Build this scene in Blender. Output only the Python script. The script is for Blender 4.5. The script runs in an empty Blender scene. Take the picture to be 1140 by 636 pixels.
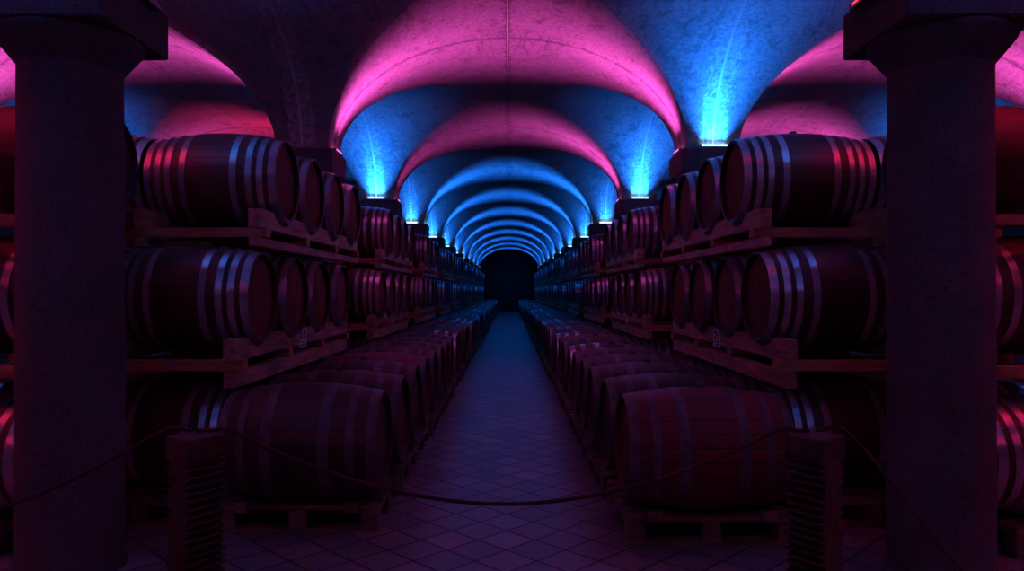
import bpy, bmesh, math, random
from mathutils import Vector, Matrix
random.seed(7)
PI = math.pi
sc = bpy.context.scene
C = sc.collection

# ------------------------------------------------------------------ camera
cd = bpy.data.cameras.new('camera')
cd.sensor_width = 36.0
cd.lens = 815.0 / 1140.0 * 36.0
cd.shift_x = 3.0 / 1140.0
cd.shift_y = 6.0 / 1140.0
cd.clip_end = 200
cam = bpy.data.objects.new('camera', cd)
C.objects.link(cam)
CAMZ = 1.47
cam.location = (0.02, 0, CAMZ)
cam.rotation_euler = (PI / 2, 0, 0)
sc.camera = cam

# ------------------------------------------------------------------ world, exposure
w = bpy.data.worlds.new('world')
sc.world = w
w.use_nodes = True
w.node_tree.nodes['Background'].inputs[0].default_value = (0.01, 0.01, 0.03, 1)
w.node_tree.nodes['Background'].inputs[1].default_value = 0.02
sc.view_settings.view_transform = 'Standard'
sc.view_settings.look = 'None'
sc.view_settings.gamma = 1.0
sc.view_settings.use_curve_mapping = False
sc.view_settings.exposure = 0.0
try:
    sc.cycles.max_bounces = 8
    sc.cycles.diffuse_bounces = 4
    sc.cycles.glossy_bounces = 3
    sc.cycles.use_light_tree = True
    sc.cycles.sample_clamp_indirect = 3.0
    sc.cycles.caustics_reflective = False
    sc.cycles.caustics_refractive = False
    sc.cycles.use_denoising = True
except Exception:
    pass

# lamp colours and powers (W), tuned here
BLUE = (0.010, 0.175, 1.0)
PINK = (1.0, 0.085, 0.60)
RED = (1.0, 0.012, 0.10)
P_FRONT = 33.0
P_AISLE = 38.0
P_NEAR = 10.0
P_FAR = 50.0
P_BACK_FILL = 20.0
SP_A, SP_F = 82, 95
LEAN, LEAN_F = 0.70, 0.42

# ------------------------------------------------------------------ layout
BAY = 4.6
HALF = 2.3
Y1 = 3.88                 # first column line in view
SPRING = 3.06
RISE = 1.34
A = 2.01                  # half width of an arch
YBACK = Y1 - 2 * BAY
YEND = Y1 + 10.5 * BAY
XW = 9.2

def coly(k):
    return Y1 + (k - 1) * BAY

ORD = ['zeroth', 'first', 'second', 'third', 'fourth', 'fifth', 'sixth', 'seventh', 'eighth', 'ninth', 'tenth', 'eleventh',
       'twelfth', 'thirteenth', 'fourteenth', 'fifteenth', 'sixteenth', 'seventeenth', 'eighteenth', 'nineteenth']
TENS = {2: ('twentieth', 'twenty'), 3: ('thirtieth', 'thirty'), 4: ('fortieth', 'forty'), 5: ('fiftieth', 'fifty'), 6: ('sixtieth', 'sixty')}

def ordw(n):
    if n < 20:
        return ORD[n]
    t, u = divmod(n, 10)
    return TENS[t][0] if u == 0 else TENS[t][1] + '-' + ORD[u]

# ------------------------------------------------------------------ node helpers
class NT:
    def __init__(self, name):
        self.m = bpy.data.materials.new(name)
        self.m.use_nodes = True
        self.t = self.m.node_tree
        self.b = self.t.nodes['Principled BSDF']
    def n(self, typ, **kw):
        nd = self.t.nodes.new(typ)
        for k, v in kw.items():
            setattr(nd, k, v)
        return nd
    def l(self, a, b):
        self.t.links.new(a, b)
    def val(self, sock, v):
        if isinstance(v, bpy.types.NodeSocket):
            self.l(v, sock)
        else:
            sock.default_value = v
    def math(self, op, a, b=0.0, c=0.0):
        nd = self.n('ShaderNodeMath', operation=op)
        self.val(nd.inputs[0], a); self.val(nd.inputs[1], b); self.val(nd.inputs[2], c)
        return nd.outputs[0]
    def obj(self):
        return self.n('ShaderNodeTexCoord').outputs['Object']
    def mapping(self, vec, scale=(1, 1, 1), rot=(0, 0, 0), loc=(0, 0, 0)):
        nd = self.n('ShaderNodeMapping')
        self.l(vec, nd.inputs['Vector'])
        nd.inputs['Scale'].default_value = scale
        nd.inputs['Rotation'].default_value = rot
        nd.inputs['Location'].default_value = loc
        return nd.outputs[0]
    def noise(self, vec, scale, detail=4, rough=0.55, dist=0.0):
        nd = self.n('ShaderNodeTexNoise')
        self.l(vec, nd.inputs['Vector'])
        nd.inputs['Scale'].default_value = scale
        nd.inputs['Detail'].default_value = detail
        nd.inputs['Roughness'].default_value = rough
        nd.inputs['Distortion'].default_value = dist
        return nd.outputs[0]
    def ramp(self, fac, stops):
        nd = self.n('ShaderNodeValToRGB')
        self.l(fac, nd.inputs[0])
        e = nd.color_ramp.elements
        while len(e) < len(stops):
            e.new(0.5)
        for i, (p, c) in enumerate(stops):
            e[i].position = p
            e[i].color = (c[0], c[1], c[2], 1) if not isinstance(c, float) else (c, c, c, 1)
        return nd.outputs[0]
    def mix(self, fac, a, b, mode='MIX'):
        nd = self.n('ShaderNodeMix', data_type='RGBA', blend_type=mode)
        self.val(nd.inputs[0], fac)
        for s, v in ((nd.inputs[6], a), (nd.inputs[7], b)):
            if isinstance(v, bpy.types.NodeSocket):
                self.l(v, s)
            else:
                s.default_value = (v[0], v[1], v[2], 1)
        return nd.outputs[2]
    def sep(self, vec):
        nd = self.n('ShaderNodeSeparateXYZ')
        self.l(vec, nd.inputs[0])
        return nd.outputs
    def bump(self, h, strength=0.3, dist=0.01, prev=None):
        nd = self.n('ShaderNodeBump')
        nd.inputs['Strength'].default_value = strength
        nd.inputs['Distance'].default_value = dist
        self.l(h, nd.inputs['Height'])
        if prev is not None:
            self.l(prev, nd.inputs['Normal'])
        return nd.outputs[0]
    def out(self, col=None, rough=None, metal=None, normal=None, spec=None):
        if col is not None:
            self.val(self.b.inputs['Base Color'], col if isinstance(col, bpy.types.NodeSocket) else (col[0], col[1], col[2], 1))
        if rough is not None:
            self.val(self.b.inputs['Roughness'], rough)
        if metal is not None:
            self.val(self.b.inputs['Metallic'], metal)
        if spec is not None:
            self.val(self.b.inputs['Specular IOR Level'], spec)
        if normal is not None:
            self.l(normal, self.b.inputs['Normal'])
        return self.m

def mat_vault():
    t = NT('vault_plaster')
    o = t.obj()
    x, y, z = t.sep(o)
    big = t.noise(o, 0.9, 5, 0.6)
    mid = t.noise(o, 5.0, 6, 0.65, 0.4)
    fine = t.noise(o, 45.0, 4, 0.6)
    base = t.ramp(big, [(0.3, (0.25, 0.245, 0.25)), (0.55, (0.31, 0.305, 0.31)), (0.75, (0.35, 0.345, 0.345))])
    spots = t.ramp(mid, [(0.34, 0.45), (0.42, 0.88), (0.52, 1.0)])
    col = t.mix(0.75, base, spots, 'MULTIPLY')
    grain = t.noise(o, 26.0, 6, 0.8)
    col = t.mix(0.95, col, t.ramp(grain, [(0.33, 0.42), (0.46, 0.80), (0.60, 1.12)]), 'MULTIPLY')
    # damp stains with ragged edges close to the crown joints, dripping across the vault
    strk = t.noise(t.mapping(o, (2.4, 0.45, 2.0)), 3.2, 8, 0.76, 0.6)
    patch = t.noise(o, 0.75, 3, 0.5)
    st = t.math('MULTIPLY', t.ramp(strk, [(0.50, 0.0), (0.60, 1.0)]), t.ramp(patch, [(0.50, 0.0), (0.58, 1.0)]))
    col = t.mix(t.math('MULTIPLY', st, 0.6), col, (0.09, 0.08, 0.09))
    # joints: along the crown of each aisle and along every column line
    wob = t.math('MULTIPLY', t.math('SUBTRACT', t.noise(o, 3.0, 4, 0.6), 0.5), 0.016)
    def dist_line(c, off):
        q = t.math('ADD', t.math('SUBTRACT', c, off), wob)
        p = t.math('PINGPONG', q, HALF / 1.0)
        return p
    dx = dist_line(x, 0.0)                      # crown line every 4.6 m
    dy = dist_line(y, Y1)
    ragged = t.math('MULTIPLY', t.ramp(t.noise(o, 9.0, 6, 0.8), [(0.42, 0.0), (0.75, 1.0)]), 0.14)
    jx = t.math('LESS_THAN', t.math('ABSOLUTE', t.math('SUBTRACT', dx, 0.014)), 0.005)
    jy = t.math('LESS_THAN', dy, 0.008)
    jsp = t.math('LESS_THAN', dx, t.math('SUBTRACT', ragged, 0.005))
    jsy = t.math('LESS_THAN', dy, t.math('SUBTRACT', ragged, 0.008))  # ragged shadow along the column-line joints, painted into the colour
    dark = t.math('MAXIMUM', t.math('MAXIMUM', jx, jy), t.math('MULTIPLY', t.math('MAXIMUM', jsp, jsy), 0.7))
    col = t.mix(t.math('MULTIPLY', dark, 0.8), col, (0.06, 0.055, 0.06))
    ridge = t.math('LESS_THAN', dx, 0.009)
    col = t.mix(t.math('MULTIPLY', ridge, 0.6), col, (0.62, 0.60, 0.60))
    # pale lime streaks along the seams that come down onto the columns
    px = t.math('PINGPONG', t.math('ADD', t.math('SUBTRACT', x, HALF), wob), HALF)
    low = t.ramp(t.math('DIVIDE', t.math('SUBTRACT', z, SPRING), RISE), [(0.15, 1.0), (0.85, 0.25)])
    pale = t.math('LESS_THAN', px, 0.014)
    halo_w = t.math('MULTIPLY', t.noise(t.mapping(o, (6, 6, 1.2)), 3.0, 5, 0.75), 0.40)
    halo = t.math('MULTIPLY', t.math('LESS_THAN', t.math('ADD', px, 0.06), halo_w), t.ramp(t.noise(o, 22.0, 5, 0.8), [(0.42, 0.0), (0.6, 1.0)]))
    lime = t.math('MULTIPLY', t.math('MAXIMUM', pale, t.math('MULTIPLY', halo, 0.75)), low)
    col = t.mix(lime, col, (0.86, 0.84, 0.80))
    h = t.math('ADD', t.math('MULTIPLY', mid, 0.6), t.math('MULTIPLY', fine, 0.25))
    h = t.math('SUBTRACT', h, t.math('MULTIPLY', dark, 0.6))
    return t.out(col, 0.82, 0.0, t.bump(h, 0.7, 0.015), 0.25)

def mat_stone(name, c1, c2, scale=1.0):
    t = NT(name)
    o = t.obj()
    a = t.noise(o, 3 * scale, 5, 0.6)
    g = t.noise(o, 90 * scale, 3, 0.7)
    col = t.mix(t.ramp(a, [(0.3, 0.0), (0.7, 1.0)]), c1, c2)
    col = t.mix(0.8, col, t.ramp(g, [(0.36, 0.30), (0.50, 0.85), (0.62, 1.0)]), 'MULTIPLY')
    return t.out(col, 0.85, 0.0, t.bump(g, 0.6, 0.004), 0.2)

def mat_floor():
    t = NT('floor_terracotta')
    o = t.obj()
    m = t.mapping(o, (1, 1, 1), (0, 0, PI / 4), (0.0757, -0.0795, 0))
    br = t.n('ShaderNodeTexBrick', offset=0.0, squash=1.0)
    t.l(m, br.inputs['Vector'])
    br.inputs['Scale'].default_value = 1.0
    br.inputs['Brick Width'].default_value = 0.238
    br.inputs['Row Height'].default_value = 0.238
    br.inputs['Mortar Size'].default_value = 0.009
    br.inputs['Mortar Smooth'].default_value = 0.15
    br.inputs['Bias'].default_value = 0.0
    br.inputs['Color1'].default_value = (0.25, 0.23, 0.24, 1)
    br.inputs['Color2'].default_value = (0.42, 0.385, 0.385, 1)
    br.inputs['Mortar'].default_value = (0.03, 0.028, 0.03, 1)
    n1 = t.noise(o, 2.2, 5, 0.65)
    n2 = t.noise(o, 30, 4, 0.6)
    col = t.mix(0.7, br.outputs['Color'], t.ramp(n1, [(0.3, 0.45), (0.65, 1.0)]), 'MULTIPLY')
    col = t.mix(0.35, col, t.ramp(n2, [(0.35, 0.5), (0.6, 1.0)]), 'MULTIPLY')
    rough = t.math('ADD', t.math('MULTIPLY', n1, 0.40), 0.16)
    inv = t.math('SUBTRACT', 1.0, br.outputs['Fac'])
    h = t.math('ADD', inv, t.math('MULTIPLY', n2, 0.12))
    return t.out(col, rough, 0.0, t.bump(h, 0.6, 0.004), 0.5)

def mat_wood(name, c1, c2, axis=1, rough=0.6):
    t = NT(name)
    o = t.obj()
    info = t.n('ShaderNodeObjectInfo')
    off = t.n('ShaderNodeVectorMath', operation='ADD')
    t.l(o, off.inputs[0])
    cx = t.n('ShaderNodeCombineXYZ')
    for i in range(3):
        t.l(t.math('MULTIPLY', info.outputs['Random'], 7.3 + i), cx.inputs[i])
    t.l(cx.outputs[0], off.inputs[1])
    s = [14, 14, 14]
    s[axis] = 1.2
    g = t.noise(t.mapping(off.outputs[0], tuple(s)), 2.2, 5, 0.6, 0.5)
    k = t.noise(off.outputs[0], 4.0, 3, 0.5)
    col = t.mix(t.ramp(g, [(0.35, 0.0), (0.62, 1.0)]), c1, c2)
    col = t.mix(0.45, col, t.ramp(k, [(0.3, 0.5), (0.6, 1.0)]), 'MULTIPLY')
    return t.out(col, rough, 0.0, t.bump(g, 0.3, 0.003), 0.35)

def mat_staves(name, c1, c2, belly=None, nst=30, dirt=0.5):
    """oak staves running along X; each stave gets its own tone, dark line between staves"""
    t = NT(name)
    o = t.obj()
    info = t.n('ShaderNodeObjectInfo')
    rnd = info.outputs['Random']
    x, y, z = t.sep(o)
    ang = t.math('ARCTAN2', z, y)
    u = t.math('MULTIPLY', t.math('ADD', t.math('DIVIDE', ang, 2 * PI), 0.5), float(nst))
    fr = t.math('FRACT', u)
    idx = t.math('ADD', t.math('FLOOR', u), t.math('MULTIPLY', rnd, 53.0))
    wn = t.n('ShaderNodeTexWhiteNoise', noise_dimensions='1D')
    t.l(idx, wn.inputs['W'])
    seam = t.math('LESS_THAN', t.math('ABSOLUTE', t.math('SUBTRACT', fr, 0.5)), 0.46)
    vec = t.n('ShaderNodeCombineXYZ')
    t.l(t.math('MULTIPLY', x, 2.0), vec.inputs[0])
    t.l(t.math('MULTIPLY', u, 2.2), vec.inputs[1])
    t.l(t.math('MULTIPLY', rnd, 31.0), vec.inputs[2])
    g = t.noise(vec.outputs[0], 2.5, 5, 0.65, 0.3)
    f = t.math('ADD', t.math('MULTIPLY', wn.outputs[0], 0.55), t.math('MULTIPLY', g, 0.45))
    col = t.mix(f, c1, c2)
    if belly is not None:
        bx = t.math('ADD', t.math('ABSOLUTE', x), t.math('MULTIPLY', t.math('SUBTRACT', g, 0.5), 0.1))
        col = t.mix(t.ramp(bx, [(0.10, 1.0), (0.36, 0.75)]), col, t.mix(f, [c * 0.6 for c in belly], belly))
    d = t.noise(o, 3.5, 4, 0.7)
    col = t.mix(dirt, col, t.ramp(d, [(0.3, 0.35), (0.6, 1.0)]), 'MULTIPLY')
    tone = t.math('ADD', t.math('MULTIPLY', rnd, 0.5), 0.7)
    vm = t.n('ShaderNodeVectorMath', operation='SCALE')
    t.l(col, vm.inputs[0]); t.l(tone, vm.inputs['Scale'])
    col = t.mix(seam, (0.02, 0.012, 0.01), vm.outputs[0])
    h = t.math('ADD', seam, t.math('MULTIPLY', g, 0.2))
    return t.out(col, 0.48, 0.0, t.bump(h, 0.5, 0.003), 0.45)

def mat_head(name, c1, c2):
    t = NT(name)
    o = t.obj()
    info = t.n('ShaderNodeObjectInfo')
    rnd = info.outputs['Random']
    x, y, z = t.sep(o)
    u = t.math('MULTIPLY', t.math('ADD', y, 1.0), 9.0)
    fr = t.math('FRACT', u)
    wn = t.n('ShaderNodeTexWhiteNoise', noise_dimensions='1D')
    t.l(t.math('ADD', t.math('FLOOR', u), t.math('MULTIPLY', rnd, 41.0)), wn.inputs['W'])
    g = t.noise(t.mapping(o, (12, 12, 1.5)), 2.2, 4, 0.6)
    col = t.mix(t.math('ADD', t.math('MULTIPLY', wn.outputs[0], 0.5), t.math('MULTIPLY', g, 0.5)), c1, c2)
    sm = t.math('LESS_THAN', t.math('ABSOLUTE', t.math('SUBTRACT', fr, 0.5)), 0.475)
    col = t.mix(sm, (0.03, 0.015, 0.01), col)
    d = t.noise(o, 6, 4, 0.7)
    col = t.mix(0.4, col, t.ramp(d, [(0.3, 0.4), (0.55, 1.0)]), 'MULTIPLY')
    return t.out(col, 0.8, 0.0, t.bump(sm, 0.3, 0.002), 0.12)

def mat_hoop(name, c1, c2, rough, metal):
    t = NT(name)
    o = t.obj()
    n = t.noise(o, 9, 5, 0.7, 0.3)
    n2 = t.noise(o, 60, 3, 0.6)
    col = t.mix(t.ramp(n, [(0.35, 0.0), (0.6, 1.0)]), c1, c2)
    r = t.math('ADD', t.math('MULTIPLY', n, 0.12), rough - 0.06)
    return t.out(col, r, metal, None, 0.5)

def mat_plain(name, col, rough=0.6, metal=0.0, n=30, amt=0.4):
    t = NT(name)
    o = t.obj()
    k = t.noise(o, n, 4, 0.6)
    c = t.mix(amt, col, t.ramp(k, [(0.3, 0.4), (0.65, 1.0)]), 'MULTIPLY')
    return t.out(c, rough, metal, t.bump(k, 0.2, 0.002))

def mat_emit(name, col, strength):
    t = NT(name)
    t.b.inputs['Base Color'].default_value = (0.6, 0.6, 0.6, 1)
    t.b.inputs['Emission Color'].default_value = (col[0], col[1], col[2], 1)
    t.b.inputs['Emission Strength'].default_value = strength
    return t.m

M = {
    'vault': mat_vault(),
    'floor': mat_floor(),
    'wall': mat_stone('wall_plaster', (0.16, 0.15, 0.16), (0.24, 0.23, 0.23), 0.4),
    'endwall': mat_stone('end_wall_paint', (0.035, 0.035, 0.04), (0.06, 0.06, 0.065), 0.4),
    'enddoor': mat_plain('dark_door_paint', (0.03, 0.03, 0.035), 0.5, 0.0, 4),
    'stone': mat_stone('column_granite', (0.11, 0.10, 0.11), (0.18, 0.165, 0.17)),
    'rack': mat_wood('rack_pine', (0.34, 0.19, 0.13), (0.62, 0.42, 0.31), 1),
    'rackx': mat_wood('rack_pine_cross', (0.40, 0.18, 0.09), (0.68, 0.38, 0.20), 0),
    'pallet': mat_wood('pallet_wood', (0.16, 0.10, 0.07), (0.32, 0.21, 0.15), 0, 0.8),
    'stave': mat_staves('oak_staves', (0.045, 0.020, 0.016), (0.12, 0.050, 0.040)),
    'stave_old': mat_staves('weathered_oak_staves', (0.06, 0.028, 0.02), (0.15, 0.075, 0.05), None, 28, 0.8),
    'stave_red': mat_staves('wine_stained_staves', (0.08, 0.025, 0.02), (0.16, 0.055, 0.045), (0.30, 0.026, 0.036), 28, 0.5),
    'head': mat_head('oak_head', (0.15, 0.055, 0.045), (0.26, 0.10, 0.08)),
    'hoop': mat_hoop('galvanised_hoop', (0.62, 0.60, 0.63), (0.92, 0.90, 0.92), 0.25, 0.65),
    'hoop_old': mat_hoop('dull_rusty_hoop', (0.10, 0.08, 0.09), (0.20, 0.17, 0.18), 0.55, 0.35),
    'bung': mat_plain('bung_silicone', (0.20, 0.12, 0.10), 0.6),
    'card': mat_plain('paper_card', (0.75, 0.73, 0.72), 0.7, 0, 60, 0.15),
    'ink': mat_plain('printed_ink', (0.05, 0.04, 0.06), 0.6),
    'post': mat_wood('post_wood', (0.06, 0.036, 0.03), (0.13, 0.075, 0.06), 2, 0.6),
    'rope': mat_plain('rope_fibre', (0.075, 0.032, 0.03), 0.9, 0, 120),
    'metal': mat_plain('lamp_housing', (0.25, 0.25, 0.27), 0.4, 0.6),
    'lens_off': mat_plain('unlit_lens', (0.5, 0.5, 0.55), 0.25),
    'chock': mat_wood('chock_wood', (0.35, 0.2, 0.08), (0.6, 0.38, 0.16), 0),
    'lens_blue': mat_emit('blue_lens', (0.35, 0.75, 1.0), 5.0),
    'lens_pink': mat_emit('pink_lens', (1.0, 0.12, 0.5), 3.0),
    'lens_red': mat_emit('red_lens', (1.0, 0.03, 0.06), 2.5),
}

# ------------------------------------------------------------------ mesh helpers
def tag(o, label=None, cat=None, group=None, kind=None):
    if label: o['label'] = label
    if cat: o['category'] = cat
    if group: o['group'] = group
    if kind: o['kind'] = kind
    return o

def obj_from(name, me, parent=None):
    o = bpy.data.objects.new(name, me)
    C.objects.link(o)
    if parent is not None:
        o.parent = parent
    return o

def finish(bm, name, mats, smooth=True, angle=35):
    me = bpy.data.meshes.new(name)
    bmesh.ops.recalc_face_normals(bm, faces=bm.faces[:])
    bm.to_mesh(me)
    bm.free()
    for m in (mats if isinstance(mats, (list, tuple)) else [mats]):
        me.materials.append(m)
    if smooth:
        for p in me.polygons:
            p.use_smooth = True
        me.set_sharp_from_angle(angle=math.radians(angle))
    return me

def empty(name, loc, rz=0.0):
    o = bpy.data.objects.new(name, None)
    o.empty_display_size = 0.1
    C.objects.link(o)
    o.location = loc
    o.rotation_euler = (0, 0, rz)
    return o

def add_box(bm, lo, hi, mat=0, bev=0.0):
    r = bmesh.ops.create_cube(bm, size=1.0)
    vs = r['verts']
    s = [hi[i] - lo[i] for i in range(3)]
    c = [(hi[i] + lo[i]) / 2 for i in range(3)]
    for v in vs:
        v.co = Vector((v.co.x * s[0] + c[0], v.co.y * s[1] + c[1], v.co.z * s[2] + c[2]))
    fs = set(f for v in vs for f in v.link_faces)
    for f in fs:
        f.material_index = mat
    if bev > 0:
        es = list(set(e for v in vs for e in v.link_edges))
        bmesh.ops.bevel(bm, geom=es, offset=bev, segments=1, affect='EDGES', material=-1)

def box_mesh(name, lo, hi, mat, bev=0.006):
    bm = bmesh.new()
    add_box(bm, lo, hi, 0, bev)
    return finish(bm, name, mat, True, 30)

def add_lathe(bm, prof, seg, axis='X', closed=False, mat=0, center=(0, 0, 0)):
    """prof: list of (along axis, radius)"""
    rings = []
    for a, r in prof:
        ring = []
        for k in range(seg):
            th = 2 * PI * k / seg
            if axis == 'X':
                co = (a, r * math.cos(th), r * math.sin(th))
            else:
                co = (r * math.cos(th), r * math.sin(th), a)
            ring.append(bm.verts.new((co[0] + center[0], co[1] + center[1], co[2] + center[2])))
        rings.append(ring)
    n = len(rings)
    for i in range(n if closed else n - 1):
        p, q = rings[i], rings[(i + 1) % n]
        for k in range(seg):
            f = bm.faces.new((p[k], p[(k + 1) % seg], q[(k + 1) % seg], q[k]))
            f.material_index = mat
    return rings

def cap(bm, ring, mat=0):
    f = bm.faces.new(ring)
    f.material_index = mat

# ------------------------------------------------------------------ ceiling vault
def fh(d):
    d = abs(d)
    if d >= A:
        return 0.0
    return RISE * math.sqrt(max(0.0, 1 - (d / A) ** 2))

def axis_samples(c0, n_bays, lo, hi, N=18):
    out = []
    for b in range(n_bays):
        c = c0 + b * BAY
        loc = [-HALF] + [-A * math.sin(PI / 2 * (N - i) / N) for i in range(N)] + [0.0] + \
              [A * math.sin(PI / 2 * (i + 1) / N) for i in range(N)] + [HALF]
        for d in loc:
            v = c + d
            if lo - 1e-6 <= v <= hi + 1e-6 and (not out or v - out[-1][0] > 1e-6):
                out.append((v, d, c))
    return out

def build_vault():
    xs = axis_samples(-4 * HALF, 5, -XW, XW)
    ys = axis_samples(YBACK - HALF, 14, YBACK, YEND)
    bm = bmesh.new()
    grid = []
    for (y, dy, cy) in ys:
        row = []
        for (x, dx, cx) in xs:
            row.append(bm.verts.new((x, y, SPRING + max(fh(dx), fh(dy)))))
        grid.append(row)
    for j in range(len(ys) - 1):
        for i in range(len(xs) - 1):
            mx = (xs[i][0] + xs[i + 1][0]) / 2
            my = (ys[j][0] + ys[j + 1][0]) / 2
            bx = ((mx + 4 * HALF + HALF) % BAY) - HALF
            by = ((my - Y1) % BAY) - HALF
            v = [grid[j][i], grid[j][i + 1], grid[j + 1][i + 1], grid[j + 1][i]]
            if bx * by > 0:
                bm.faces.new((v[0], v[1], v[2])); bm.faces.new((v[0], v[2], v[3]))
            else:
                bm.faces.new((v[0], v[1], v[3])); bm.faces.new((v[1], v[2], v[3]))
    me = bpy.data.meshes.new('ceiling')
    bm.to_mesh(me)
    bm.free()
    me.flip_normals()
    me.materials.append(M['vault'])
    for p in me.polygons:
        p.use_smooth = True
    me.set_sharp_from_angle(angle=math.radians(14))
    tag(obj_from('ceiling', me), kind='structure')
build_vault()

tag(obj_from('floor', box_mesh('floor', (-XW, YBACK, -0.1), (XW, YEND, 0), M['floor'], 0)), kind='structure')
tag(obj_from('wall_left', box_mesh('wall_left', (-XW - 0.2, YBACK, -0.1), (-XW, YEND, 4.6), M['wall'], 0)), kind='structure')
tag(obj_from('wall_right', box_mesh('wall_right', (XW, YBACK, -0.1), (XW + 0.2, YEND, 4.6), M['wall'], 0)), kind='structure')
tag(obj_from('wall_near', box_mesh('wall_near', (-XW, YBACK - 0.2, -0.1), (XW, YBACK, 4.6), M['wall'], 0)), kind='structure')
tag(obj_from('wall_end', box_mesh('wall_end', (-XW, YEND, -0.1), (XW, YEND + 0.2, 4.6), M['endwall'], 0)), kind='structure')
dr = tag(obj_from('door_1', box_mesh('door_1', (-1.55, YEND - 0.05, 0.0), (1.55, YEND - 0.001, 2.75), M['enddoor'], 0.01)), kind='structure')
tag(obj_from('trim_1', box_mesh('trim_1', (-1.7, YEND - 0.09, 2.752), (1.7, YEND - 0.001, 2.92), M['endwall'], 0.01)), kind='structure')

# ------------------------------------------------------------------ columns
def column_meshes():
    bm = bmesh.new()
    r = add_lathe(bm, [(0.0, 0.262), (0.03, 0.262), (0.05, 0.255), (CAMZ + 1.165, 0.247)], 56, 'Z')
    cap(bm, r[-1]); cap(bm, r[0])
    shaft = finish(bm, 'shaft', M['stone'], True, 40)
    bm = bmesh.new()
    z0 = CAMZ + 1.165
    r = add_lathe(bm, [(z0, 0.247), (z0 + 0.125, 0.345), (z0 + 0.14, 0.352), (z0 + 0.155, 0.352), (z0 + 0.165, 0.345)], 56, 'Z')
    cap(bm, r[-1]); cap(bm, r[0])
    capital = finish(bm, 'capital', M['stone'], True, 40)
    abacus = box_mesh('abacus', (-0.352, -0.352, CAMZ + 1.33), (0.352, 0.352, SPRING), M['stone'], 0.008)
    return shaft, capital, abacus
COLM = column_meshes()
XC = {-1: -2.32, 1: 2.30}

def column(x, y, label, group):
    r = tag(empty('stone_column', (x, y, 0)), label, 'column', group)
    for nm, me in zip(('shaft', 'capital', 'abacus'), COLM):
        obj_from(nm, me, r)
    return r

for s, sd in ((-1, 'left'), (1, 'right')):
    for k in range(0, 12):
        if k == 0:
            lb = 'round stone column with square block capital behind the viewer on the %s' % sd
        elif k == 1:
            lb = 'large round stone column with square block capital nearest the viewer on the %s' % sd
        else:
            lb = 'stone column with square block capital, %s from the front along the %s barrel racks' % (ordw(k), sd)
        column(s * HALF, coly(k), lb, 'stone columns along the central aisle')
    for k in range(1, 6):
        column(s * 6.9, coly(k), 'outer stone column, %s from the front at the far %s side aisle' % (ordw(k), sd), 'stone columns of the outer rows')

# ------------------------------------------------------------------ bar uplights
def lamp_meshes():
    bm = bmesh.new()
    add_box(bm, (-0.15, -0.024, 0.0), (0.15, 0.024, 0.022), 0, 0.003)
    add_box(bm, (-0.155, -0.026, 0.0), (-0.143, 0.026, 0.034), 0, 0.002)
    add_box(bm, (0.143, -0.026, 0.0), (0.155, 0.026, 0.034), 0, 0.002)
    hous = finish(bm, 'housing', M['metal'], True, 30)
    lens = {}
    for c in ('blue', 'pink', 'red'):
        lens[c] = box_mesh('lens', (-0.142, -0.02, 0.0225), (0.142, 0.02, 0.036), M['lens_' + c], 0.002)
    lens['off'] = box_mesh('lens', (-0.142, -0.02, 0.0225), (0.142, 0.02, 0.036), M['lens_off'], 0.002)
    return hous, lens
HOUS, LENS = lamp_meshes()
LIGHTS = {}
def uplight(x, y, side, color, power, label, group, spread=150, tilt=0.0):
    """side: 'front' (towards -Y), 'aisle'/'outer' given as direction +1/-1 in X"""
    if side == 'front':
        loc, rz = (x, y - 0.327, SPRING + 0.0005), 0.0
    elif side == 'back':
        loc, rz = (x, y + 0.327, SPRING + 0.0005), PI
    else:
        loc, rz = (x + side * 0.327, y, SPRING + 0.0005), PI / 2 * side
        if abs(y - Y1) < 0.1 and abs(x) < 3 and x * side < 0:
            loc = (x + side * 0.3805, y, SPRING - 0.047)      # clamped to the face of the block
    r = tag(empty('bar_uplight', loc, rz), label, 'uplight', group)
    obj_from('housing', HOUS, r)
    obj_from('lens', LENS[color if power > 0 else 'off'], r)
    if power > 0:
        key = (color, round(power, 2), spread)
        if key not in LIGHTS:
            ld = bpy.data.lights.new('led_light', 'AREA')
            ld.shape = 'RECTANGLE'
            ld.size = 0.27
            ld.size_y = 0.035
            ld.energy = power
            ld.color = {'blue': BLUE, 'pink': PINK, 'red': RED}[color]
            ld.spread = math.radians(spread)
            LIGHTS[key] = ld
        lo = obj_from('led_light', LIGHTS[key], r)
        lo.location = (0, 0, 0.042)
        lo.rotation_euler = (PI + tilt, 0, 0)      # shines up, leaning away from the pier
    return r

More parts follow.
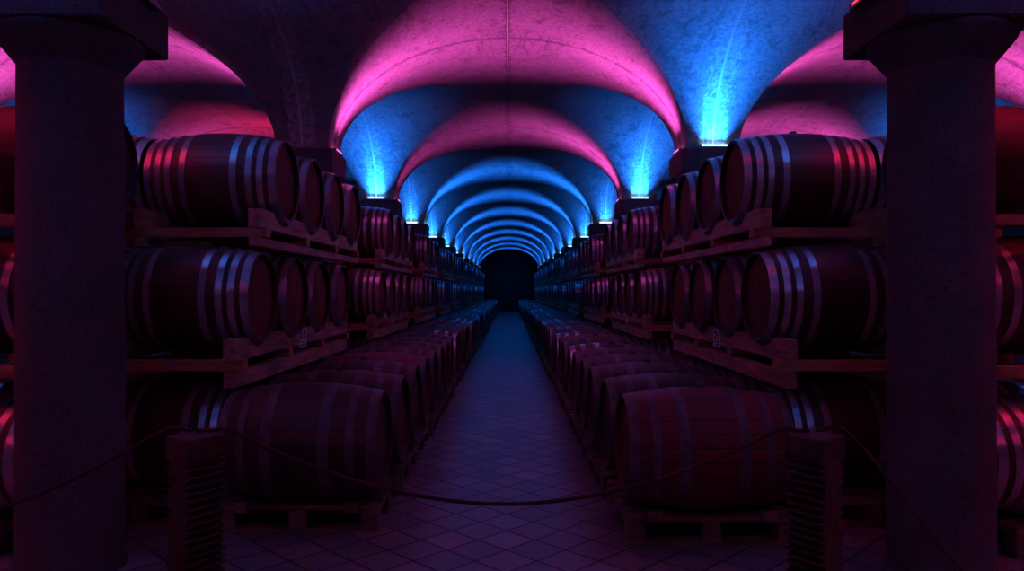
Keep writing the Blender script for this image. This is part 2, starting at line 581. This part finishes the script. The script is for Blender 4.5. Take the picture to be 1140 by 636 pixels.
for s, sd in ((-1, 'left'), (1, 'right')):
    inw = -s
    for k in range(0, 12):
        y = coly(k)
        # aisle side
        if k <= 3:
            c = 'pink'
            p = {0: 34.0, 1: 16.0 if s > 0 else 0, 2: P_AISLE, 3: P_AISLE * (0.15 if s < 0 else 0.75)}[k]
            if k <= 1:
                c = 'red'
        else:
            c, p = 'blue', P_FAR
        uplight(s * HALF, y, inw, c, p, '%s bar uplight on the aisle side of the %s %s column' % (c if p else 'unlit grey', ordw(k) if k else 'unseen rearmost', sd),
                'bar uplights on the column blocks', SP_A, LEAN)
        # front
        if True:
            off = (k == 2 and s < 0)
            p = P_FRONT if k in (2, 3) else (P_FRONT * 0.34 if k > 3 else 42.0)  # front lamps before the second column are out of view, added for blue ambient
            uplight(s * HALF, y, 'front', 'blue', 0 if off else p,
                    '%s bar uplight on the front ledge of the %s %s column' % ('unlit grey' if off else 'glowing blue', ordw(k) if k else 'unseen rearmost', sd),
                    'bar uplights on the column blocks', SP_F, LEAN_F)
        if k <= 1:  # unseen fill lamps, added to tint the near vault and ambient light blue
            uplight(s * HALF, y, 'back', 'blue', P_BACK_FILL, 'added blue fill uplight on the far side of the %s %s column' % (ordw(k) if k else 'unseen rearmost', sd),
                    'bar uplights on the column blocks', SP_F, LEAN_F)
        # outer side
        if k <= 6:
            c = 'pink' if k != 3 or s > 0 else 'red'
            p = P_AISLE * (1.1 if c == 'red' else 0.8) if k in (2, 3) else P_NEAR
            if k >= 4: c = 'blue'
            if k == 1: c, p = 'red', 190.0
            if k == 0: c, p = 'red', 90.0
            uplight(s * HALF, y, s, c, p, '%s bar uplight on the outer side of the %s %s column' % (c, ordw(k) if k else 'unseen rearmost', sd),
                    'bar uplights on the column blocks', SP_A, LEAN)
    for k in range(1, 6):
        y = coly(k)
        uplight(s * 6.9, y, 'front', 'blue', P_FRONT, 'blue bar uplight on the front ledge of the %s outer column at the %s' % (ordw(k), sd),
                'bar uplights on the outer columns', SP_F, LEAN_F)
        c = 'red' if k == 1 else ('pink' if k <= 3 else 'blue')
        uplight(s * 6.9, y, -s, c, P_AISLE * (0.4 if k == 3 and s < 0 else 0.8) if k <= 3 else P_NEAR, '%s bar uplight on the inner side of the %s outer column at the %s' % (c, ordw(k), sd),
                'bar uplights on the outer columns', SP_A, LEAN)

# ------------------------------------------------------------------ barrels (axis along X, centre at origin)
class Kind:
    pass
def barrel_kind(L, RM, RE, hoops, stave, hoopm, seg):
    """hoops: list of (centre, width)"""
    H = L / 2
    def R(x):
        return RM - (RM - RE) * (abs(x) / H) ** 2.0
    k = Kind(); k.R = R; k.L = L
    rec = 0.04
    n = 16 if seg > 30 else 8
    prof = [(-H + rec, RE - 0.024), (-H + 0.004, RE - 0.018), (-H, RE - 0.012)]
    prof += [(-H + L * i / n, R(-H + L * i / n)) for i in range(n + 1)]
    prof += [(H, RE - 0.012), (H - 0.004, RE - 0.018), (H - rec, RE - 0.024)]
    def body(bm, mi=0):
        rr = add_lathe(bm, prof, seg, 'X', False, mi)
        return rr
    def head(bm, sx, mi=0):
        x0 = sx * (H - rec)
        rr = add_lathe(bm, [(x0 - sx * 0.02, RE - 0.0245), (x0, RE - 0.0245), (x0 + sx * 0.004, RE - 0.032)], seg, 'X', False, mi)
        cap(bm, rr[0], mi); cap(bm, rr[-1], mi)
    def hoop(bm, c, wd, mi=0):
        a, b = c - wd / 2, c + wd / 2
        a = max(a, -H + 0.002); b = min(b, H - 0.002)
        t = 0.0035
        add_lathe(bm, [(a, R(a) + 0.0005), (a, R(a) + t), ((a + b) / 2, R((a + b) / 2) + t), (b, R(b) + t), (b, R(b) + 0.0005)], seg, 'X', False, mi)
    def bung(bm, mi=0):
        rr = add_lathe(bm, [(RM - 0.01, 0.024), (RM + 0.018, 0.027), (RM + 0.024, 0.022)], 12, 'Z', False, mi)
        cap(bm, rr[-1], mi); cap(bm, rr[0], mi)
    # part meshes
    bm = bmesh.new(); body(bm); k.body = finish(bm, 'staves', stave, True, 40)
    k.heads = []
    for sx in (-1, 1):
        bm = bmesh.new(); head(bm, sx); k.heads.append(finish(bm, 'head', M['head'], True, 40))
    k.hoops = []
    for c, wd in hoops:
        bm = bmesh.new(); hoop(bm, c, wd); k.hoops.append(finish(bm, 'hoop', hoopm, True, 40))
    bm = bmesh.new(); bung(bm); k.bung = finish(bm, 'bung', M['bung'], True, 40)
    # whole barrel in one mesh (far copies)
    bm = bmesh.new()
    seg_keep = seg
    body(bm, 0); head(bm, -1, 1); head(bm, 1, 1)
    for c, wd in hoops:
        hoop(bm, c, wd, 2)
    k.whole = finish(bm, 'oak_barrel', [stave, M['head'], hoopm], True, 40)
    return k

def hoops8(L):
    H = L / 2
    return [(s * p, wd) for s in (-1, 1) for p, wd in ((H - 0.028, 0.050), (H - 0.108, 0.040), (H - 0.182, 0.040), (H * 0.38, 0.044))]
def hoops6(L):
    H = L / 2
    return [(s * p, wd) for s in (-1, 1) for p, wd in ((H - 0.03, 0.056), (H - 0.15, 0.046), (H * 0.36, 0.062))]

LR, LA = 0.92, 0.94
K_NEAR = barrel_kind(LR, 0.350, 0.298, hoops8(LR), M['stave'], M['hoop'], 56)
K_FAR = barrel_kind(LR, 0.350, 0.298, hoops8(LR), M['stave'], M['hoop'], 24)
A_NEAR = barrel_kind(LA, 0.362, 0.310, hoops6(LA), M['stave_old'], M['hoop_old'], 56)
A_RED = barrel_kind(LA, 0.362, 0.310, hoops6(LA), M['stave_red'], M['hoop_old'], 56)
A_FAR = barrel_kind(LA, 0.362, 0.310, hoops6(LA), M['stave_old'], M['hoop_old'], 24)
A_GALV = barrel_kind(LA, 0.362, 0.310, hoops6(LA), M['stave_old'], M['hoop'], 24)

def instantiate(kind, loc, roll, yaw, detail, label, group):
    if detail:
        r = tag(empty('oak_barrel', loc), label, 'barrel', group)
        r.rotation_euler = (roll, 0, yaw)
        obj_from('staves', kind.body, r)
        for h in kind.heads: obj_from('head', h, r)
        for h in kind.hoops: obj_from('hoop', h, r)
        obj_from('bung', kind.bung, r)
    else:
        r = tag(obj_from('oak_barrel', kind.whole), label, 'barrel', group)
        r.location = loc
        r.rotation_euler = (roll, 0, yaw)
    return r

barrels = []   # dicts, sorted by distance afterwards
POS = ['nearest', 'second', 'third', 'farthest']
Z_TOP, Z_MID, Z_LOW = CAMZ + 0.80, CAMZ - 0.04, 0.517
Y_TOP, Y_MID, Y_LOW = 5.38, 4.96, 4.96
XT = {-1: 1.60, 1: 1.65}
XM = {-1: 1.63, 1: 1.69}
RXT = {-1: 2.06, 1: 2.11}
RXM = {-1: 2.10, 1: 2.15}
for s, sd in ((-1, 'left'), (1, 'right')):
    for b in range(10):
        y0 = b * BAY
        for j in range(4):
            jit = lambda a=0.012: random.uniform(-a, a)
            rk = 'of the %s %s rack stack' % (ordw(b + 1), sd)
            barrels.append(dict(k='r', loc=(s * (XT[s] + LR / 2) + jit(), Y_TOP + y0 + j * 0.76, Z_TOP), roll=random.uniform(-0.5, 0.5), yaw=random.uniform(-.01, .01),
                label='oak barrel, %s on the top tier %s' % (POS[j], rk), group='barrels on the top tier of the racks'))
            barrels.append(dict(k='r', loc=(s * (XM[s] + LR / 2) + jit(), Y_MID + y0 + j * 0.77, Z_MID), roll=random.uniform(-0.5, 0.5), yaw=random.uniform(-.01, .01),
                label='oak barrel, %s on the middle tier %s' % (POS[j], rk), group='barrels on the middle tier of the racks'))
            barrels.append(dict(k='r', loc=(s * (1.745 + LR / 2) + jit(0.006), Y_LOW + y0 + j * 0.77, Z_LOW), roll=random.uniform(-0.3, 0.3), yaw=random.uniform(-.008, .008),
                label='oak barrel, %s on floor pallets under the %s %s stack' % (POS[j], ordw(b + 1), sd), group='barrels on the floor under the racks'))
    # outer stacks next to the first column
    for j in range(3):
        rk = 'outer stack beyond the nearest %s column' % sd
        barrels.append(dict(k='r', loc=(s * (XT[s] + LR + (-0.05 if j == 0 else 0.03) + LR / 2), 4.62 + j * 0.76, Z_TOP + 0.01), roll=0.1, yaw=0.0,
            label='oak barrel, %s on the top tier in the %s' % (('nearest', 'second', 'third')[j], rk), group='barrels of the outer stacks'))
        barrels.append(dict(k='r', loc=(s * (XM[s] + LR + 0.03 + LR / 2), 4.52 + j * 0.77, Z_MID + 0.007), roll=-0.1, yaw=0.0,
            label='oak barrel, %s on the middle tier in the %s' % (('nearest', 'second', 'third')[j], rk), group='barrels of the outer stacks'))
        barrels.append(dict(k='r', loc=(s * (2.69 + LR / 2), 4.30 + j * 0.77, Z_LOW), roll=0.0, yaw=0.0,
            label='oak barrel, %s on the floor in the %s' % (('nearest', 'second', 'third')[j], rk), group='barrels of the outer stacks'))
    # aisle rows
    n = 0
    y = 4.60 if s < 0 else 4.42
    x0 = 0.765 if s < 0 else 0.70
    while y < YEND - 0.8:
        n += 1
        kind = 'a'
        lk = 'weathered oak barrel with dull hoops'
        if (s < 0 and n == 4) or (s > 0 and n in (1, 8)):
            kind = 'ar'; lk = 'wine-red stained oak barrel with dull hoops'
        elif n in (9, 14, 15, 19, 24, 25, 31, 36, 37, 43) or (s > 0 and n in (6, 11)):
            kind = 'ag'; lk = 'weathered oak barrel with bright hoops'
        jx = 0 if n == 1 else random.uniform(-0.02, 0.02)
        barrels.append(dict(k=kind, loc=(s * (x0 + LA / 2) + (s * abs(jx) * -1 if n > 1 else 0), y, 0.16 + 0.368), roll=random.uniform(-0.3, 0.3), yaw=random.uniform(-.012, .012) if n > 1 else 0.0,
            label='%s, %s from the front in the %s aisle row' % (lk, ordw(n), sd), group='barrels on pallets lining the %s of the aisle' % sd))
        y += 0.775

barrels.sort(key=lambda d: d['loc'][1])
INDIV = 300
stuff = barrels[INDIV:]
for i, d in enumerate(barrels[:INDIV]):
    near = d['loc'][1] < 16.0
    k = d['k']
    kind = {'r': K_NEAR, 'a': A_NEAR, 'ar': A_RED, 'ag': A_GALV}[k] if near else {'r': K_FAR, 'a': A_FAR, 'ar': A_RED, 'ag': A_GALV}[k]
    instantiate(kind, d['loc'], d['roll'], d['yaw'], near, d['label'], d['group'])
if stuff:
    bm = bmesh.new()
    for d in stuff:
        me = {'r': K_FAR, 'a': A_FAR, 'ar': A_FAR, 'ag': A_GALV}[d['k']].whole
        n0 = len(bm.verts)
        bm.from_mesh(me)
        bm.verts.ensure_lookup_table()
        mt = Matrix.Translation(d['loc']) @ Matrix.Rotation(d['roll'], 4, 'X')
        for v in bm.verts[n0:]:
            v.co = mt @ v.co
    me = bpy.data.meshes.new('oak_barrel')
    bm.to_mesh(me); bm.free()
    me.materials.append(mat_staves('far_oak', (0.045, 0.020, 0.016), (0.12, 0.050, 0.040)))
    me.materials.append(M['head']); me.materials.append(M['hoop'])
    for p in me.polygons: p.use_smooth = True
    me.set_sharp_from_angle(angle=math.radians(40))
    tag(obj_from('oak_barrel', me), 'oak barrels in the farthest dark racks and rows by the end wall', 'barrel', None, 'stuff')

# ------------------------------------------------------------------ racks
def cradle_mesh(ln, h, th, centers, rad, zc):
    """beam along Y with round notches for the barrels; local origin at near end, bottom"""
    bm = bmesh.new()
    pts = [(0, 0), (0, h)]
    for c in centers:
        dz = zc - h
        if dz < rad:
            hw = math.sqrt(rad * rad - dz * dz)
            for i in range(9):
                t = -1 + 2 * i / 8.0
                yy = c + hw * t
                pts.append((yy, zc - math.sqrt(max(rad * rad - (hw * t) ** 2, 0))))
    pts += [(ln, h), (ln, 0)]
    a = [bm.verts.new((-th / 2, p[0], p[1])) for p in pts]
    b = [bm.verts.new((th / 2, p[0], p[1])) for p in pts]
    bm.faces.new(a); bm.faces.new(list(reversed(b)))
    for i in range(len(pts)):
        j = (i + 1) % len(pts)
        bm.faces.new((a[i], b[i], b[j], a[j]))
    me = finish(bm, 'cradle_beam', M['rack'], True, 20)
    return me

def make_rack_meshes(zbot, zmid0, zmid1, ztop, centers, zc, ln):
    k = Kind()
    k.low = box_mesh('lower_beam', (-0.04, 0, zbot), (0.04, ln, zmid0 - 0.001), M['rack'], 0.005)
    cm = cradle_mesh(ln, ztop - zmid1, 0.08, centers, 0.334, zc - zmid1)
    for v in cm.vertices:
        v.co.z += zmid1 + 0.001
    k.cradle = cm
    k.plank = box_mesh('cross_plank', (-0.45, -0.05, zmid0), (0.45, 0.05, zmid1), M['rackx'], 0.004)
    return k
LN = 3.1
def rack(x, y, rm, label, group, detail=True, dx=0.38):
    if detail:
        r = tag(empty('barrel_rack', (x, y, 0)), label, 'barrel rack', group)
        for sx in (-1, 1):
            o = obj_from('lower_beam', rm.low, r); o.location = (sx * dx, 0, 0)
            o = obj_from('cradle_beam', rm.cradle, r); o.location = (sx * dx, 0, 0)
        for yy in (0.08, 1.06, 2.04, LN - 0.08):
            o = obj_from('cross_plank', rm.plank, r); o.location = (0, yy, 0)
        return r
    if not hasattr(rm, 'whole'):
        bm = bmesh.new()
        def put(me, off, mi):
            n0 = len(bm.verts); f0 = len(bm.faces)
            bm.from_mesh(me)
            bm.verts.ensure_lookup_table(); bm.faces.ensure_lookup_table()
            for v in bm.verts[n0:]: v.co += Vector(off)
            for f in bm.faces[f0:]: f.material_index = mi
        for sx in (-1, 1):
            put(rm.low, (sx * dx, 0, 0), 0); put(rm.cradle, (sx * dx, 0, 0), 0)
        for yy in (0.08, 1.06, 2.04, LN - 0.08): put(rm.plank, (0, yy, 0), 1)
        me = bpy.data.meshes.new('barrel_rack'); bm.to_mesh(me); bm.free()
        me.materials.append(M['rack']); me.materials.append(M['rackx'])
        rm.whole = me
    r = tag(obj_from('barrel_rack', rm.whole), label, 'barrel rack', group)
    r.location = (x, y, 0)
    return r

cen_top = [0.50 + j * 0.76 for j in range(4)]
cen_mid = [0.41 + j * 0.77 for j in range(4)]
RT = make_rack_meshes(CAMZ + 0.297, CAMZ + 0.36, CAMZ + 0.425, CAMZ + 0.55, cen_top, Z_TOP, LN)
RM_ = make_rack_meshes(Z_LOW + 0.343, CAMZ - 0.505, CAMZ - 0.435, CAMZ - 0.305, cen_mid, Z_MID, LN)

def card_meshes():
    card = box_mesh('card', (-0.0015, -0.10, -0.155), (0.0015, 0.10, 0.0), M['card'], 0)
    bm = bmesh.new()
    # short printed strokes: a numeral-like mark above, smaller lines below
    for lo, hi in (((-0.075, -0.085), (-0.035, -0.018)), ((0.005, -0.085), (0.030, -0.018)), ((0.030, -0.04), (0.072, -0.018)), ((0.030, -0.085), (0.072, -0.065)),
                   ((-0.075, -0.108), (0.06, -0.100)), ((-0.075, -0.135), (0.03, -0.125))):
        add_box(bm, (-0.0022, lo[0], lo[1]), (0.0022, hi[0], hi[1]))
    ink = finish(bm, 'printed_marks', M['ink'], False)
    return card, ink
CARD, INK = card_meshes()

for s, sd in ((-1, 'left'), (1, 'right')):
    for b in range(10):
        y0 = b * BAY
        det = b < 4
        nm = ordw(b + 1)
        rack(s * RXT[s], Y_TOP - 0.50 + y0, RT, 'upper wooden barrel rack of the %s %s stack from the front' % (nm, sd), 'wooden barrel racks', det)
        rack(s * RXM[s], Y_MID - 0.41 + y0, RM_, 'lower wooden barrel rack of the %s %s stack from the front' % (nm, sd), 'wooden barrel racks', det)
        if b < 6:
            xc = s * (RXM[s] - 0.38 - 0.04 - 0.004)
            c = tag(empty('paper_sign', (xc, Y_MID + 1.06 + y0, CAMZ - 0.312)), 'small white paper card on the lower rack of the %s %s stack' % (nm, sd), 'sign', 'paper cards on the racks')
            obj_from('card', CARD, c)
            obj_from('printed_marks', INK, c)
    orm = rack(s * (XT[s] + LR - 0.01 + LR / 2), 4.62 - 0.50, RT, 'upper wooden rack of the outer stack behind the nearest %s column' % sd, 'wooden barrel racks', True)
    orm.location.z = 0.01
    orm = rack(s * (XM[s] + LR + 0.03 + LR / 2), 4.52 - 0.41, RM_, 'lower wooden rack of the outer stack behind the nearest %s column' % sd, 'wooden barrel racks', True)
    orm.location.z = 0.007

# ------------------------------------------------------------------ pallets
PW, PD, PH = 0.98, 0.86, 0.16
def pallet_meshes():
    k = {}
    bm = bmesh.new()
    for i in range(6):
        y = -PD / 2 + 0.055 + i * (PD - 0.11) / 5
        add_box(bm, (-PW / 2, y - 0.055, PH - 0.024), (PW / 2, y + 0.055, PH), 0, 0.003)
    k['deck'] = finish(bm, 'deck', M['pallet'], True, 30)
    bm = bmesh.new()
    for x in (-PW / 2 + 0.05, 0, PW / 2 - 0.05):
        add_box(bm, (x - 0.05, -PD / 2, PH - 0.05), (x + 0.05, PD / 2, PH - 0.0242), 0, 0.002)
    k['stringer'] = finish(bm, 'stringer', M['pallet'], True, 30)
    k['block'] = box_mesh('block', (-0.055, -0.055, 0.0222), (0.055, 0.055, PH - 0.0502), M['pallet'], 0.004)
    k['runner'] = box_mesh('runner', (-PW / 2, -0.05, 0.0), (PW / 2, 0.05, 0.022), M['pallet'], 0.003)
    bm = bmesh.new()
    for me, offs in ((k['deck'], [(0, 0, 0)]), (k['stringer'], [(0, 0, 0)]),
                     (k['block'], [(x, y, 0) for x in (-PW / 2 + 0.055, 0, PW / 2 - 0.055) for y in (-PD / 2 + 0.055, 0, PD / 2 - 0.055)]),
                     (k['runner'], [(0, y, 0) for y in (-PD / 2 + 0.05, 0, PD / 2 - 0.05)])):
        for off in offs:
            n0 = len(bm.verts)
            bm.from_mesh(me)
            bm.verts.ensure_lookup_table()
            for v in bm.verts[n0:]: v.co += Vector(off)
    me = bpy.data.meshes.new('wooden_pallet'); bm.to_mesh(me); bm.free(); me.materials.append(M['pallet'])
    k['whole'] = me
    return k
PK = pallet_meshes()
def pallet(x, y, label, group, detail, rz=0.0):
    if not detail:
        o = tag(obj_from('wooden_pallet', PK['whole']), label, 'pallet', group)
        o.location = (x, y, 0.0005); o.rotation_euler = (0, 0, rz)
        return
    r = tag(empty('wooden_pallet', (x, y, 0.0005), rz), label, 'pallet', group)
    obj_from('deck', PK['deck'], r); obj_from('stringer', PK['stringer'], r)
    for px in (-PW / 2 + 0.055, 0, PW / 2 - 0.055):
        for py in (-PD / 2 + 0.055, 0, PD / 2 - 0.055):
            o = obj_from('block', PK['block'], r); o.location = (px, py, 0)
    for py in (-PD / 2 + 0.05, 0, PD / 2 - 0.05):
        o = obj_from('runner', PK['runner'], r); o.location = (0, py, 0)

for s, sd in ((-1, 'left'), (1, 'right')):
    y = 4.45 + PD / 2 if s < 0 else 4.22 + PD / 2
    x0 = 0.79 if s < 0 else 0.71
    n = 0
    while y < YEND - 0.6:
        n += 1
        jx = 0 if n == 1 else random.uniform(-0.025, 0.012)
        pallet(s * (x0 + PW / 2 + jx - 0.012), y, 'low wooden pallet on the tiles, %s from the front in the %s aisle row' % (ordw(n), sd),
               'pallets lining the %s of the aisle' % sd, n <= 12, random.uniform(-.012, .012) if n > 1 else 0)
        y += 0.972
    for b in range(8):
        for j in range(3):
            pallet(s * 2.285, 4.98 + b * BAY + j * 1.1, '%s floor pallet under the %s %s stack of racks' % (('nearest', 'middle', 'farthest')[j], ordw(b + 1), sd),
                   'pallets under the rack stacks', b < 1)
    for j in range(2):
        pallet(s * 3.30, 4.45 + j * 1.1, '%s floor pallet under the outer stack by the nearest %s column' % (('nearer', 'farther')[j], sd), 'pallets under the rack stacks', True)

# ------------------------------------------------------------------ wooden wedges
def wedge_mesh(lx, ly, h):
    bm = bmesh.new()
    p = [(-ly / 2, 0), (ly / 2, 0), (ly / 2, h * 0.3), (-ly * 0.2, h), (-ly / 2, h)]
    a = [bm.verts.new((-lx / 2, q[0], q[1])) for q in p]
    b = [bm.verts.new((lx / 2, q[0], q[1])) for q in p]
    bm.faces.new(a); bm.faces.new(list(reversed(b)))
    for i in range(len(p)):
        j = (i + 1) % len(p)
        bm.faces.new((a[i], b[i], b[j], a[j]))
    return finish(bm, 'wooden_wedge', M['chock'], False)
WG = wedge_mesh(0.075, 0.10, 0.058)
WG.materials[0] = M['pallet']
for s, sd, yy, x0 in ((-1, 'left', 4.60, 0.765), (1, 'right', 4.42, 0.70)):
    for q, nm in ((0.15, 'aisle'), (0.80, 'outer')):
        o = tag(obj_from('wooden_wedge', WG), 'small wooden wedge chocking the nearest %s aisle barrel, at its %s end' % (sd, nm), 'wedge', 'wedges under the aisle barrels')
        o.location = (s * (x0 + q), yy - 0.235, PH + 0.001)
WS = wedge_mesh(0.06, 0.05, 0.022)
for i, x in enumerate((-2.12, -2.03)):
    o = tag(obj_from('wooden_wedge', WS), 'tiny yellow wedge on the nearest left middle-tier barrel, %s of a pair' % ('outer', 'aisle-side')[i], 'wedge', 'tiny wedges on the barrel')
    o.location = (x, Y_MID - 0.02, Z_MID + 0.352)

# ------------------------------------------------------------------ rope barrier
def post_mesh():
    H = 0.90
    bm = bmesh.new()
    add_box(bm, (-0.052, -0.078, 0.0), (0.052, 0.078, H - 0.085), 0, 0.004)
    body = finish(bm, 'core', M['post'], True, 30)
    bm = bmesh.new()
    add_box(bm, (-0.082, -0.082, H - 0.085), (0.082, 0.082, H), 0, 0.006)
    capm = finish(bm, 'cap_block', M['post'], True, 30)
    fins = []
    bm = bmesh.new()
    z = H - 0.0855
    while z > 0.05:
        for s in (-1, 1):
            x1 = s * 0.0522; x2 = s * 0.084
            vs = []
            for y in (-0.076, 0.076):
                vs.append([bm.verts.new((x1, y, z)), bm.verts.new((x2, y, z)), bm.verts.new((x2, y, z - 0.006)), bm.verts.new((x1, y, z - 0.020))])
            a, b = vs
            bm.faces.new(a); bm.faces.new(list(reversed(b)))
            for i in range(4):
                j = (i + 1) % 4
                bm.faces.new((a[i], b[i], b[j], a[j]))
        z -= 0.030
    ribs = finish(bm, 'ribs', M['post'], False)
    return body, capm, ribs
PM = post_mesh()
PX, PY = 1.22, 2.90
posts = [(-PX, PY, -0.62, 'dark wooden rope post with ribbed sides, left of the aisle'),
         (PX + 0.01, PY, 0.62, 'dark wooden rope post with ribbed sides, right of the aisle')]
for x, y, rz, lb in posts:
    r = tag(empty('rope_post', (x, y, 0), rz), lb, 'post', 'wooden rope posts')
    for nm, me in zip(('core', 'cap_block', 'ribs'), PM):
        obj_from(nm, me, r)

def rope(name, pts, label, rad=0.0080):
    """twisted two-strand rope along a smooth path"""
    # dense catmull-rom
    P = [Vector(p) for p in pts]
    P = [P[0] * 2 - P[1]] + P + [P[-1] * 2 - P[-2]]
    path = []
    for i in range(1, len(P) - 2):
        for k in range(24):
            t = k / 24.0
            a, b, c, d = P[i - 1], P[i], P[i + 1], P[i + 2]
            path.append(0.5 * ((2 * b) + (c - a) * t + (2 * a - 5 * b + 4 * c - d) * t * t + (3 * b - a - 3 * c + d) * t ** 3))
    path.append(P[-2])
    # resample
    out = [path[0]]; step = 0.012; acc = 0
    for i in range(1, len(path)):
        seg = path[i] - path[i - 1]; L = seg.length
        while acc + L >= step:
            f = (step - acc) / L
            q = path[i - 1] + seg * f
            out.append(q)
            path[i - 1] = q; seg = path[i] - q; L = seg.length; acc = 0
        acc += L
    bm = bmesh.new()
    ns = 12
    rings = []
    for i, p in enumerate(out):
        tg = (out[min(i + 1, len(out) - 1)] - out[max(i - 1, 0)]).normalized()
        up = Vector((0, 0, 1)) if abs(tg.z) < 0.95 else Vector((0, 1, 0))
        sx = tg.cross(up).normalized(); sy = sx.cross(tg).normalized()
        ph = i * 0.85
        ring = []
        for k in range(ns):
            th = 2 * PI * k / ns
            r_ = rad * (0.86 + 0.16 * abs(math.cos(1.5 * (th - ph * 0.6))))
            ring.append(bm.verts.new(p + sx * (math.cos(th) * r_) + sy * (math.sin(th) * r_)))
        rings.append(ring)
    for i in range(len(rings) - 1):
        for k in range(ns):
            bm.faces.new((rings[i][k], rings[i][(k + 1) % ns], rings[i + 1][(k + 1) % ns], rings[i + 1][k]))
    cap(bm, rings[0]); cap(bm, rings[-1])
    return tag(obj_from(name, finish(bm, name, M['rope'], True, 60)), label, 'rope', 'barrier ropes')
ZT = 0.917
mid = []
for i in range(0, 13):
    t = -1 + 2 * i / 12.0
    mid.append((t * (PX - 0.14), PY - 0.01, 0.628 + (ZT + 0.003 - 0.628) * (abs(t) ** 1.9)))
rope('barrier_rope', [(-PX, PY, ZT), (-PX + 0.06, PY, ZT)] + mid + [(PX - 0.06, PY, ZT), (PX, PY, ZT)],
     'thick dark rope sagging across the aisle between the two posts')
rope('barrier_rope', [(-PX - 0.018, PY, ZT), (-PX - 0.12, PY - 0.01, ZT + 0.002), (-1.60, 2.85, 0.775), (-1.85, 2.80, 0.665), (-2.10, 2.75, 0.60), (-2.4, 2.72, 0.60), (-2.75, 2.7, 0.69), (-3.1, 2.7, 0.88), (-3.15, 2.7, ZT + 0.003), (-3.25, 2.7, ZT)],
     'thick dark rope hanging in front of the left column')
rope('barrier_rope', [(PX + 0.018, PY, ZT), (PX + 0.12, PY - 0.03, ZT + 0.002), (1.48, 2.75, 0.72), (1.58, 2.6, 0.53), (1.68, 2.45, 0.40), (1.86, 2.25, 0.28), (2.1, 2.1, 0.30), (2.4, 2.0, 0.55), (2.62, 2.0, 0.88), (2.68, 2.0, ZT + 0.003), (2.78, 2.0, ZT)],
     'thick dark rope running down in front of the right column')
for x, y, lb in ((-3.25, 2.7, 'wooden rope post outside the picture to the left'), (2.78, 2.0, 'wooden rope post outside the picture to the right')):
    r = tag(empty('rope_post', (x, y, 0), 0), lb, 'post', 'wooden rope posts')
    for nm, me in zip(('core', 'cap_block', 'ribs'), PM):
        obj_from(nm, me, r)
